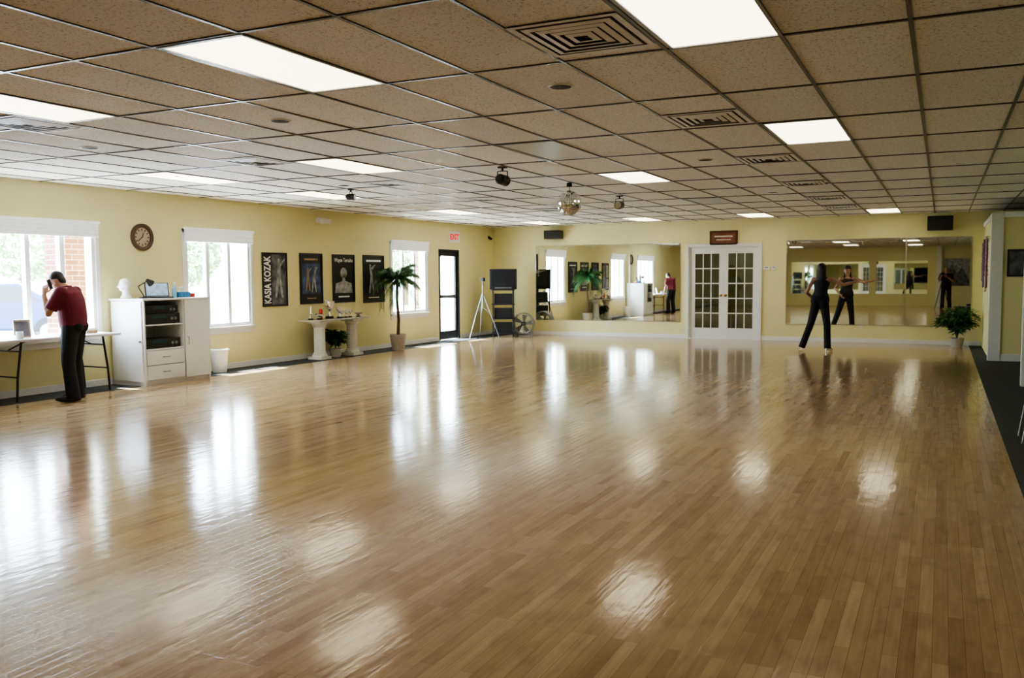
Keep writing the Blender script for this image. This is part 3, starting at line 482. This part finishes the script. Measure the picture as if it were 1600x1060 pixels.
# ---------------------------------------------------------------- plants
def bush(t,n,h,spread,leaf,z0,lim=(9,9),wd=.17,mat=LEAF):
    st=MB(); lf=MB()
    def cl(p): return V((min(lim[0],p.x),max(-lim[1] if lim[0]>5 else -9,min(lim[1],p.y)),p.z))
    for k in range(n):
        a=random.uniform(0,2*PI); r=spread*random.uniform(.3,1); hh=h*random.uniform(.5,1); pts=[]
        for i in range(8):
            f=i/7; pts.append(cl(V((math.cos(a)*r*f**1.4,math.sin(a)*r*f**1.4,z0+hh*math.sin(f*2.1)*(1 if f<.8 else .95)))))
        st.tube(pts,.003,5)
        for i in range(2,8):
            for s in (-1,1,-.4,.5):
                p=pts[i]; d=V((math.cos(a+s*1.1+random.uniform(-.4,.4)),math.sin(a+s*1.1+random.uniform(-.4,.4)),random.uniform(-.7,.4))).normalized(); u=d.cross(V((0,0,1))).normalized()*leaf*wd; L=leaf*random.uniform(.7,1.2)
                lf.quad(p,cl(p+d*L*.5+u+V((0,0,.01))),cl(p+d*L),cl(p+d*L*.5-u+V((0,0,.01))))
    st.build('stems',mat,t); lf.build('leaves',mat,t,norm=False)
def basket(t,r,h):
    pr=[(r*.72,0)]
    for k in range(9): pr.append((r*(.74+.26*k/8)+(.006 if k%2 else 0),h*(k+.5)/9))
    pr+=[(r*1.02,h),(r*.9,h),(r*.85,h*.8),(.01,h*.8)]
    MB().lathe(pr,n=28,flute=.02).build('basket',WICK,t,smooth=True); MB().lathe([(r*.86,h*.8),(r*.5,h*.86),(.01,h*.87)]).build('soil',BARK,t,smooth=True)
t=thing('potted_palm','potted palm tree in wicker basket by the left wall windows','palm',(-9.58,14.45,.004)); basket(t,.16,.31)
MB().tube([(0,0,.25),(.02,.0,.6),(-.02,.01,1.0),(0,0,1.40)],[.034,.030,.026,.022],10).build('trunk',BARK,t,smooth=True)
for k in range(28):
    a=k*2.4; el=random.uniform(.0,1.25); L=random.uniform(.44,.58); pts=[]
    for i in range(11):
        f=i/10; rr=min(.46,L*(f*math.cos(el*(1-.3*f)))); zz=1.38+L*(math.sin(el)*f*1.15-1.15*f*f*(.9-.35*el)); pts.append(V((math.cos(a)*rr,math.sin(a)*rr,zz)))
    m=MB(); m.tube(pts,.004,5); sd=V((-math.sin(a),math.cos(a),0))
    for i in range(1,10):
        for jj in (0,.33,.66):
            p=pts[i].lerp(pts[i+1],jj); d=(pts[i+1]-pts[i]).normalized(); l=.19*(1-.55*abs(i/10-.4))
            for s in (-1,1):
                tip=p+d*l*.55+sd*s*l*.6+V((0,0,-l*.65)); mid=p.lerp(tip,.4)+V((0,0,.012)); w=d*.010
                tip.x=max(tip.x,-.5); m.quad(p-w*.4,mid-w,tip,mid+w)
    m.build('frond',LEAF,t,norm=False)
t=thing('potted_plant','bushy green plant on the floor between the white pedestals','plant',(-9.8,12.75,.004)); basket(t,.12,.15); bush(t,34,.36,.24,.12,.12,lim=(9,.30),wd=.25)
t=thing('potted_fern','bushy green plant in corner below the right mirror','plant',(.28,19.12,0)); basket(t,.13,.18); bush(t,48,.62,.36,.15,.12,lim=(.40,.44),wd=.13,mat=LEAF3)
# ---------------------------------------------------------------- corner stand with television
t=thing('media_stand','tall black shelf stand in the corner under the television','stand',(-9.35,18.6,.004),Rd(28))
for sx in (-.24,.24):
    for sy in (-.2,.2): MB().cyl((sx,sy,0),(sx,sy,1.12),.016,n=10).build('post',BLM,t)
for z in (.08,.42,.76,1.10): MB().box(-.27,.27,-.23,.23,z,z+.022).build('shelf',BLM,t,bevel=.004)
t=thing('television','black box television on top of the corner stand','television',(-9.35,18.6,1.128),Rd(28)); MB().box(-.32,.32,-.18,-.10,0,.48).rings([[V((-.3,-.1,.02)),V((.3,-.1,.02)),V((.3,-.1,.46)),V((-.3,-.1,.46))],[V((-.18,.22,.06)),V((.18,.22,.06)),V((.18,.22,.36)),V((-.18,.22,.36))]]).build('case',BLK,t,bevel=.01)
MB().box(-.275,.275,-.186,-.18,.07,.44).build('screen',M('dark_tv_glass',(.02,.022,.025),.15),t,bevel=.01); MB().box(-.2,.2,-.186,-.18,.02,.05).build('control_strip',GRY,t)
for z,lb in ((.102,'black equipment box on the lowest shelf of the corner stand'),(.442,'black equipment box on the middle shelf of the corner stand'),(.782,'black equipment box right under the top of the corner stand')):
    t=thing('equipment_box',lb,'equipment',(-9.35,18.6,z+.005),Rd(28),group='equipment on the corner stand'); MB().box(-.21,.21,-.18,.16,0,.24).build('case',BLK,t,bevel=.005); MB().box(-.18,.18,-.184,-.18,.03,.07).build('front_panel',BLM,t)
t=thing('tripod','silver camera tripod standing left of the corner television stand','tripod',(-9.5,17.85,.004))
for k in range(3):
    a=k*2*PI/3+.15; c,s=math.cos(a),math.sin(a); MB().tube([(c*.03,s*.03,.98),(c*.22,s*.22,.5),(c*.40,s*.40,.01)],[.014,.012,.009],8).build('leg',ALU,t,smooth=True)
MB().cyl((0,0,.70),(0,0,1.32),.012).cyl((0,0,.96),(0,0,1.03),.036).build('center_column',ALU,t,smooth=True); MB().box(-.04,.04,-.05,.05,1.32,1.40).cyl((0,0,1.34),(.1,-.15,1.22),.009).build('pan_head',BLM,t)
for k in range(3):
    a=k*2*PI/3+.15; MB().tube([(0,0,.72),(.19*math.cos(a),.19*math.sin(a),.58)],.005).build('brace',ALU,t)
t=thing('floor_fan','round grey floor fan standing beside the corner stand','fan',(-9.0,19.0,0),Rd(10))
m=MB(); n=32
def ringt(m,r,y,tr,c=(0,0,.3)):
    c=V(c); m.tube([c+V((r*math.cos(2*PI*i/n),y,r*math.sin(2*PI*i/n))) for i in range(n+1)],tr,6)
for y in (-.09,.09): ringt(m,.25,y,.008)
P=lambda r,y:[V((r*math.cos(2*PI*i/n),y,.3+r*math.sin(2*PI*i/n))) for i in range(n)]
m.rings([P(.255,-.09),P(.255,.09),P(.245,.09),P(.245,-.09),P(.255,-.09)],False,False); m.build('housing',M('grey_plastic',(.25,.26,.28),.4),t,smooth=True)
m=MB()
for r in (.05,.09,.13,.17,.21): ringt(m,r,-.095,.003)
for k in range(12): a=k*PI/6; m.cyl((0,-.095,.3),(.25*math.cos(a),-.095,.3+.25*math.sin(a)),.003,n=5)
m.build('grille',GRY,t)
for k in range(5):
    a=k*2*PI/5; m=MB(); c,s=math.cos(a),math.sin(a); m.prism([(.04*c-.02*s,.3+.04*s+.02*c),(.2*c-.09*s,.3+.2*s+.09*c),(.22*c+.02*s,.3+.22*s-.02*c),(.04*c+.02*s,.3+.04*s-.02*c)],-.03,-.022); m.build('blade',GRY,t)
MB().cyl((0,-.06,.3),(0,.06,.3),.05,n=20).build('motor',BLM,t,smooth=True); MB().box(-.2,-.16,-.12,.12,0,.12).box(.16,.2,-.12,.12,0,.12).box(-.2,.2,-.02,.02,.01,.05).cyl((-.0,.02,.03),(0,.02,.3),.012).build('foot',GRY,t)
# ---------------------------------------------------------------- right side: garlands, picture, chair
for i,(y,c,z,L,lb) in enumerate(((16.75,(.20,.09,.14),2.0,.40,'dark purple garland, nearest of the row on the partition'),(17.1,(.42,.40,.38),2.05,.46,'white garland, second of the row on the partition'),(17.5,(.25,.07,.08),2.0,.30,'red garland, third of the row on the partition'),(18.0,(.14,.10,.20),2.03,.42,'violet garland, fourth of the row on the partition'),(18.5,(.30,.16,.20),1.98,.34,'pink garland, farthest of the row on the partition'))):
    t=thing('bead_garland',lb,'garland',(.69,y,z),group='garlands hung on the partition'); MB().cyl((.03,0,0),(-.02,0,.01),.006).build('hook',BRS,t); m=MB(); n=int(4.4*L/.026)
    pts=[V((-.03+random.uniform(-.003,.003),.07*math.sin(2*PI*k/n)*(1+.3*math.cos(2*PI*k/n)),-L+L*math.cos(2*PI*k/n))) for k in range(n)]; pts.append(pts[0].copy())
    m.tube(pts,[.016 if k%2 else .010 for k in range(n+1)],8); m.build('bead_strand',M('garland_color_%d'%i,c,.8,var=.4,scale=30),t,smooth=True)
p=onplane(1588,411,1,16.28); t=thing('framed_picture','small dark framed picture on the partition at right photo edge','picture',(p.x,16.3,p.z)); MB().box(-.13,.13,-.025,0,-.22,.22).build('frame',BLK,t,bevel=.004); MB().box(-.10,.10,-.028,-.025,-.19,.19).build('print',PG,t)
t=thing('side_chair','black metal chair on the carpet at the right photo edge','chair',(.885,8.55,.004),Rd(90))
MB().box(-.21,.21,-.2,.2,.43,.48).build('seat',BLM,t,bevel=.015); MB().box(-.2,.2,-.23,-.19,.58,.9).build('backrest',BLM,t,bevel=.015)
for sx in (-.2,.2):
    MB().tube([(sx,.19,.44),(sx,.25,.01)],.011,8).build('leg',GRY,t,smooth=True); MB().tube([(sx,-.26,.01),(sx,-.19,.45),(sx,-.23,.9)],.011,8).build('leg',GRY,t,smooth=True)
for i,(a,b,lb) in enumerate(((-6.4,-3.0,'wide mirror on the back wall, seen only in reflection'),(-2.7,-.6,'narrower mirror on the back wall, seen only in reflection'))):
    t=thing('wall_mirror',lb,'mirror',((a+b)/2,YB,.55),Rd(180)); W=b-a; MB().box(-W/2,W/2,-.012,-.002,0,1.45).build('mirror_panel',MIR,t); MB().box(-W/2-.01,W/2+.01,-.016,-.001,-.012,0).box(-W/2-.01,W/2+.01,-.016,-.001,1.45,1.462).build('edge_strip',CHR,t)
struct(MB().box(-.25,-.05,YB,YB+.25,0,CEIL).box(1.2,1.35,YB,YB+.25,0,CEIL).build('trim_3',WHT))
t=thing('mural_panel','grey mountain mural panel on the back wall in reflection','mural',(.55,YB,.9),Rd(180)); MB().box(-.5,.5,-.02,0,0,1.2).build('board',PGL,t); MB().prism([(-.5,.2),(-.2,.8),(0,.55),(.2,.95),(.5,.3),(.5,0),(-.5,0)],-.025,-.02).build('mountain_shape',PG,t)
# ---------------------------------------------------------------- people
def hand(m,w,d,n,side,curl,s=1):
    w=V(w); d=V(d).normalized(); n=V(n); n=(n-d*n.dot(d)).normalized(); l=d.cross(n).normalized()*side
    m.loft([(w-d*.01,l*.024*s,n*.018*s),(w+d*.03*s,l*.034*s,n*.017*s),(w+d*.075*s,l*.040*s,n*.015*s),(w+d*.09*s,l*.036*s,n*.012*s)],16)
    for k,(o,L) in enumerate(((.030,.070),(.010,.079),(-.010,.073),(-.029,.057))):
        p=w+d*.085*s+l*o*s; a=0
        for f,r in ((.45,.0090),(.31,.0082),(.24,.0075)):
            a+=curl*(.7 if a==0 else 1); q=p+(d*math.cos(a)+n*math.sin(a)+l*o*1.2)*L*f*s; m.caps(p,r*s,q,r*.93*s,8,2); p=q
    p=w+d*.025*s+l*.026*s
    for f,r,dd in ((.042,.011,d*.6+l*.75+n*.25),(.032,.0095,d*.85+l*.35+n*.4)):
        q=p+dd.normalized()*f*s; m.caps(p,r*s,q,r*.92*s,8,2); p=q
def human(t,J,skin,male,hairlen,top,topmat,legmat,flare=0,heels=False,shoemat=BLK):
    g={k:V(v) for k,v in J.items() if k not in('curl',)}
    up=(g['nb']-g['pel']).normalized(); rt=(g['sr']-g['sl']).normalized(); rt=(rt-up*rt.dot(up)).normalized(); fw=up.cross(rt)
    L=(g['nb']-g['pel']).length
    if male: TR=[(-.15,.13,.10),(0,.168,.125),(.2,.165,.135),(.42,.165,.135),(.65,.178,.13),(.85,.18,.115),(.96,.12,.08),(1.03,.06,.06)]
    else: TR=[(-.16,.12,.09),(0,.158,.115),(.17,.145,.10),(.40,.108,.080),(.62,.122,.092),(.80,.138,.085),(.94,.09,.06),(1.03,.045,.045)]
    def torso(m,t0,t1,inf=0):
        rg=[]
        pts=sorted(set([t0,t1]+[q[0] for q in TR if t0<q[0]<t1]))
        for tt in pts:
            for a,b in zip(TR,TR[1:]):
                if a[0]<=tt<=b[0]:
                    f=(tt-a[0])/(b[0]-a[0]); wv=a[1]+(b[1]-a[1])*f; dv=a[2]+(b[2]-a[2])*f; break
            sh=math.sin(max(0,min(1,tt))*PI)*.015
            rg.append((g['pel']+up*L*tt-fw*sh,rt*(wv+inf),fw*(dv+inf)))
        m.loft(rg,24)
    fd=g['face'].normalized(); hu=g['hup']; hu=(hu-fd*hu.dot(fd)).normalized(); hr=fd.cross(hu); hd=g['hd']
    b=MB(); torso(b,-.06,1.03)
    b.caps(g['nb']-up*.03,.055 if male else .044,hd-hu*.04-fd*.01,.052 if male else .042)
    b.ell(hd+hu*.022-fd*.008,(hr*.073,fd*.090,hu*.096)); b.ell(hd+fd*.020-hu*.045,(hr*.058,fd*.064,hu*.066)); b.caps(hd+fd*.082+hu*.004,.007,hd+fd*.098-hu*.020,.011,8,2); b.ell(hd+fd*.070-hu*.088,(hr*.024,fd*.018,hu*.016)); b.ell(hd+fd*.076-hu*.052,(hr*.024,fd*.012,hu*.010))
    b.ell(hd+fd*.068+hu*.028,(hr*.05,fd*.018,hu*.012))
    for s in (-1,1): b.ell(hd+hr*s*.074-hu*.005,(hr*.008,fd*.018,hu*.028))
    for c,s in (('l',-1),('r',1)):
        S,E,W=g['s'+c],g['e'+c],g['w'+c]; ra=.050 if male else .041
        b.caps(g['nb']-up*.06+rt*s*.05,.06 if male else .045,S,ra+.006); b.caps(S,ra,E,ra*.78); b.caps(E,ra*.78,E.lerp(W,.35),ra*.78); b.caps(E.lerp(W,.35),ra*.78,W,ra*.54)
        hand(b,W+g['h'+c].normalized()*.012,g['h'+c],g['p'+c],s*J['thumb'][0 if c=='l' else 1],J['curl'][0 if c=='l' else 1],1.0 if male else .92)
        H,K,A=g['hip'+c],g['k'+c],g['a'+c]; rl=.085 if male else .072
        b.caps(H,rl,K,rl*.58); b.caps(K,rl*.56,K.lerp(A,.3),rl*.52); b.caps(K.lerp(A,.3),rl*.52,A,rl*.42)
        td=g['t'+c].normalized(); b.caps(A,.034,V((A.x,A.y,A.z-.03))+td*.06,.030); b.caps(V((A.x,A.y,A.z-.03))+td*.06,.030,V((A.x,A.y,.035))+td*.15,.022)
    vox(b,'body',skin,t,.0065,3)
    for s in (-1,1): MB().ell(hd+fd*.082+hr*s*.030+hu*.008,(hr*.013,fd*.006,hu*.006),10,6).build('eye',BLK,t,smooth=True)
    MB().ell(hd+fd*.085-hu*.052,(hr*.02,fd*.006,hu*.006),10,6).build('lips',M('lips',(.4,.1,.1),.4),t,smooth=True)
    h=MB()
    if hairlen==0: h.ell(hd+hu*.044-fd*.028,(hr*.077,fd*.088,hu*.080)); h.ell(hd-fd*.05-hu*.005,(hr*.068,fd*.05,hu*.078))
    else:
        h.ell(hd+hu*.050-fd*.014,(hr*.082,fd*.096,hu*.082)); h.ell(hd-fd*.035+hu*.01,(hr*.084,fd*.07,hu*.10))
        h.loft([(hd+hu*.03-fd*.045,hr*.082,fd*.06),(hd-hu*.06-fd*.05,hr*.088,fd*.05),(hd-hu*.06-fd*.06-V((0,0,hairlen*.4)),hr*.092,fd*.045),(hd-hu*.06-fd*.065-V((0,0,hairlen*.8)),hr*.075,fd*.035),(hd-hu*.06-fd*.06-V((.01,0,hairlen*1.1)),hr*.03,fd*.02)],20)
    vox(h,'hair',HAIR,t,.009,4)
    m=MB()
    if top=='tank':
        torso(m,.02,.90,.010)
        for s in (-1,1):
            m.caps(g['pel']+up*L*.85+rt*s*.07,.045,g['nb']+rt*s*.065-up*.015,.040); m.ell(g['pel']+up*L*.68+rt*s*.055+fw*.065,(rt*.055,fw*.05,up*.055))
    else:
        torso(m,-.06,1.0,.02)
        for c,s in (('l',-1),('r',1)): S,E=g['s'+c],g['e'+c]; m.caps(g['nb']-up*.07+rt*s*.05,.07,S,.068); m.cyl(S-(E-S)*.05,S.lerp(E,.82),.068,.074,n=16)
        if male: m.loft([(g['nb']-up*.02,rt*.075,fw*.07),(g['nb']+up*.03,rt*.062,fw*.062)])
    vox(m,'top' if top=='tank' else 'shirt',topmat,t,.009,3)
    m=MB(); torso(m,-.15,.12 if male else .22,.014 if male else .011)
    for s in (-1,1): m.ell(g['pel']-up*.02+rt*s*.075-fw*.05,(rt*.085,fw*.085,up*.09))
    for c in 'lr':
        H,K,A=g['hip'+c],g['k'+c],g['a'+c]; rl=.105 if male else .088; low=V((A.x,A.y,.05 if male else .06))
        m.caps(H,rl,K,rl*.74); m.caps(H,rl,(g['hipl']+g['hipr'])/2-up*.03,rl*.8); m.caps(K,rl*.74,K.lerp(low,.25),rl*.72)
        m.cyl(K.lerp(low,.2),low,rl*.70,(.08 if male else .05+flare),n=18)
    vox(m,'trousers',legmat,t,.010,3)
    for c in 'lr':
        A=g['a'+c]; td=g['t'+c].normalized(); sd=td.cross(V((0,0,1))); m=MB(); A0=V((A.x,A.y,0))
        if heels:
            m.caps(A0-td*.03+V((0,0,.09)),.026,A0+td*.09+V((0,0,.03)),.03,10); m.caps(A0+td*.09+V((0,0,.028)),.027,A0+td*.16+V((0,0,.022)),.019,10); m.cyl(A0-td*.045,A0-td*.035+V((0,0,.09)),.010,.02,n=10)
        else: m.ell(A0+td*.06+V((0,0,.04)),(td*.15,sd*.047,V((0,0,.04)))); m.ell(A0-td*.01+V((0,0,.07)),(td*.06,sd*.045,V((0,0,.05))))
        vox(m,'shoe',shoemat,t,.007,2)
MX,MY,MR=-9.14,6.95,Rd(118)
t=thing('person','man in maroon shirt and black trousers on the phone by the table','person',(MX,MY,.0),MR); t.scale=(.98,.98,.96)
human(t,dict(pel=(0,-.01,.93),nb=(0,.055,1.38),hd=(0,.165,1.46),face=(-.15,.85,-.78),hup=(0,.5,.8),sl=(-.19,.04,1.34),sr=(.19,.04,1.34),el=(-.23,.17,1.08),er=(.25,.03,1.07),wl=(-.155,.25,1.30),wr=(.22,.16,.84),
  hl=(.38,.0,.9),hr=(-.03,.3,-.95),pl=(.9,-.1,-.3),pr=(-.9,-.1,0),thumb=(1,1),curl=(.45,.3),hipl=(-.09,-.01,.90),hipr=(.09,-.01,.90),kl=(-.11,.02,.49),kr=(.11,.04,.49),al=(-.12,-.03,.09),ar=(.12,.02,.09),tl=(-.15,1,0),tr=(.15,1,0)),SKIN,True,0,'shirt',MAR,NAVY)
ph=tag(MB().box(-.022,.022,-.006,.006,0,.12,Matrix.Rotation(Rd(20),4,'Y')).build('phone',BLK,loc=(0,0,0),bevel=.004),"black phone held at the man's ear",'phone')
ph.rotation_euler=(0,0,MR+Rd(80)); q=Matrix.Rotation(MR,3,'Z')@V((-.098,.185,1.37)); ph.location=(MX+q.x*.98,MY+q.y*.98,q.z*.96)
t=thing('person','woman dancing in black, one arm stretched out, facing the mirror','person',(-2.14,17.15,0),Rd(-4))
human(t,dict(pel=(.11,0,.95),nb=(.14,0,1.37),hd=(.13,.02,1.515),face=(.1,1,.0),hup=(0,0,1),sl=(-.01,0,1.335),sr=(.29,.0,1.34),el=(-.13,-.05,1.10),er=(.50,.06,1.24),wl=(-.03,.12,.97),wr=(.71,.13,1.29),
  hl=(.5,.3,-.6),hr=(1,.15,.0),pl=(.6,-.3,.5),pr=(0,.1,-1),thumb=(1,1),curl=(.3,.15),hipl=(.04,0,.90),hipr=(.18,0,.90),kl=(-.07,.07,.50),kr=(.235,.03,.50),al=(-.22,.05,.11),ar=(.26,-.03,.11),tl=(-.5,1,0),tr=(.35,1,0)),SKIN2,False,.22,'tank',BLM,NAVY,flare=.012,heels=True,shoemat=CHR)
t=thing('person','woman in teal top seen through the right french door','person',(-4.38,20.5,0),Rd(150))
human(t,dict(pel=(0,0,.95),nb=(0,.0,1.38),hd=(0,.02,1.525),face=(0,1,-.1),hup=(0,0,1),sl=(-.16,0,1.34),sr=(.16,0,1.34),el=(-.3,.02,1.12),er=(.3,.02,1.12),wl=(-.16,.16,1.02),wr=(.16,.16,1.02),
  hl=(.9,.2,-.1),hr=(-.9,.2,-.1),pl=(0,-1,0),pr=(0,-1,0),thumb=(1,1),curl=(.4,.4),hipl=(-.08,0,.90),hipr=(.08,0,.90),kl=(-.1,.02,.50),kr=(.1,.02,.50),al=(-.11,-.02,.11),ar=(.12,0,.11),tl=(-.2,1,0),tr=(.2,1,0)),SKIN2,False,.15,'shirt',TEAL,NAVY,flare=.01)
t=thing('person','photographer in dark clothes behind a tripod, seen in the right mirror','person',(.14,-.62,.0),Rd(8))
human(t,dict(pel=(0,-.02,.95),nb=(0,.03,1.42),hd=(0,.09,1.56),face=(0,1,-.2),hup=(0,.1,1),sl=(-.19,.03,1.38),sr=(.19,.03,1.38),el=(-.24,.15,1.14),er=(.24,.15,1.14),wl=(-.16,.28,1.32),wr=(.06,.28,1.32),
  hl=(.2,.9,.2),hr=(-.2,.9,.2),pl=(.9,-.2,0),pr=(-.9,-.2,0),thumb=(1,1),curl=(.4,.4),hipl=(-.09,-.02,.92),hipr=(.09,-.02,.92),kl=(-.12,.03,.50),kr=(.12,.03,.50),al=(-.14,-.02,.09),ar=(.14,0,.09),tl=(-.2,1,0),tr=(.2,1,0)),SKIN,True,0,'shirt',BLM,NAVY)
t=thing('camera_tripod','black tripod with camera standing before the photographer, seen in mirror','tripod',(0,-.16,0))
for k in range(3):
    a=k*2*PI/3+PI/2; c,s=math.cos(a),math.sin(a); MB().tube([(c*.03,s*.03,1.1),(c*.3,s*.3,.01)],[.016,.011],8).build('leg',BLM,t,smooth=True)
MB().cyl((0,0,1.0),(0,0,1.36),.014).build('center_column',BLM,t); MB().box(-.07,.07,-.04,.04,1.38,1.48).box(-.03,.03,-.03,.03,1.48,1.51).build('camera_body',BLK,t,bevel=.006); MB().cyl((0,.04,1.43),(0,.10,1.43),.035,n=20).build('camera_lens',BLK,t,smooth=True)
# ---------------------------------------------------------------- light in back room and world
tr=thing('ceiling_light','added glowing panel lighting the room behind the french doors','ceiling light',((DA+DB)/2,YF+2.1,CEIL),group='recessed fluorescent ceiling panels'); MB().box(-.6,.6,-.3,.3,-.02,-.002).build('diffuser',DIF,tr); MB().box(-.63,.63,-.33,-.3,-.022,-.001).box(-.63,.63,.3,.33,-.022,-.001).build('frame',GRY,tr)  # unseen panel added to light the closed back room
w=bpy.data.worlds.new('sky'); bpy.context.scene.world=w; w.use_nodes=True; nt=w.node_tree; bg=nt.nodes['Background']
tc=nt.nodes.new('ShaderNodeTexCoord'); sp=nt.nodes.new('ShaderNodeSeparateXYZ'); rp=nt.nodes.new('ShaderNodeValToRGB'); nt.links.new(tc.outputs['Generated'],sp.inputs[0]); nt.links.new(sp.outputs[2],rp.inputs['Fac']); nt.links.new(rp.outputs['Color'],bg.inputs['Color'])
rp.color_ramp.elements[0].color=(.78,.89,1,1); rp.color_ramp.elements[1].color=(.50,.68,1,1); bg.inputs['Strength'].default_value=15
s=bpy.data.lights.new('sun','SUN'); s.energy=24; s.angle=Rd(.6); s.color=(1,.97,.92); so=bpy.data.objects.new('sun',s); COL.objects.link(so); so.rotation_euler=V((.5,.03,-.86)).to_track_quat('-Z','Y').to_euler()
vs=bpy.context.scene.view_settings; vs.exposure=1.6
try: vs.look='AgX - Medium High Contrast'
except Exception as ex: print(ex)
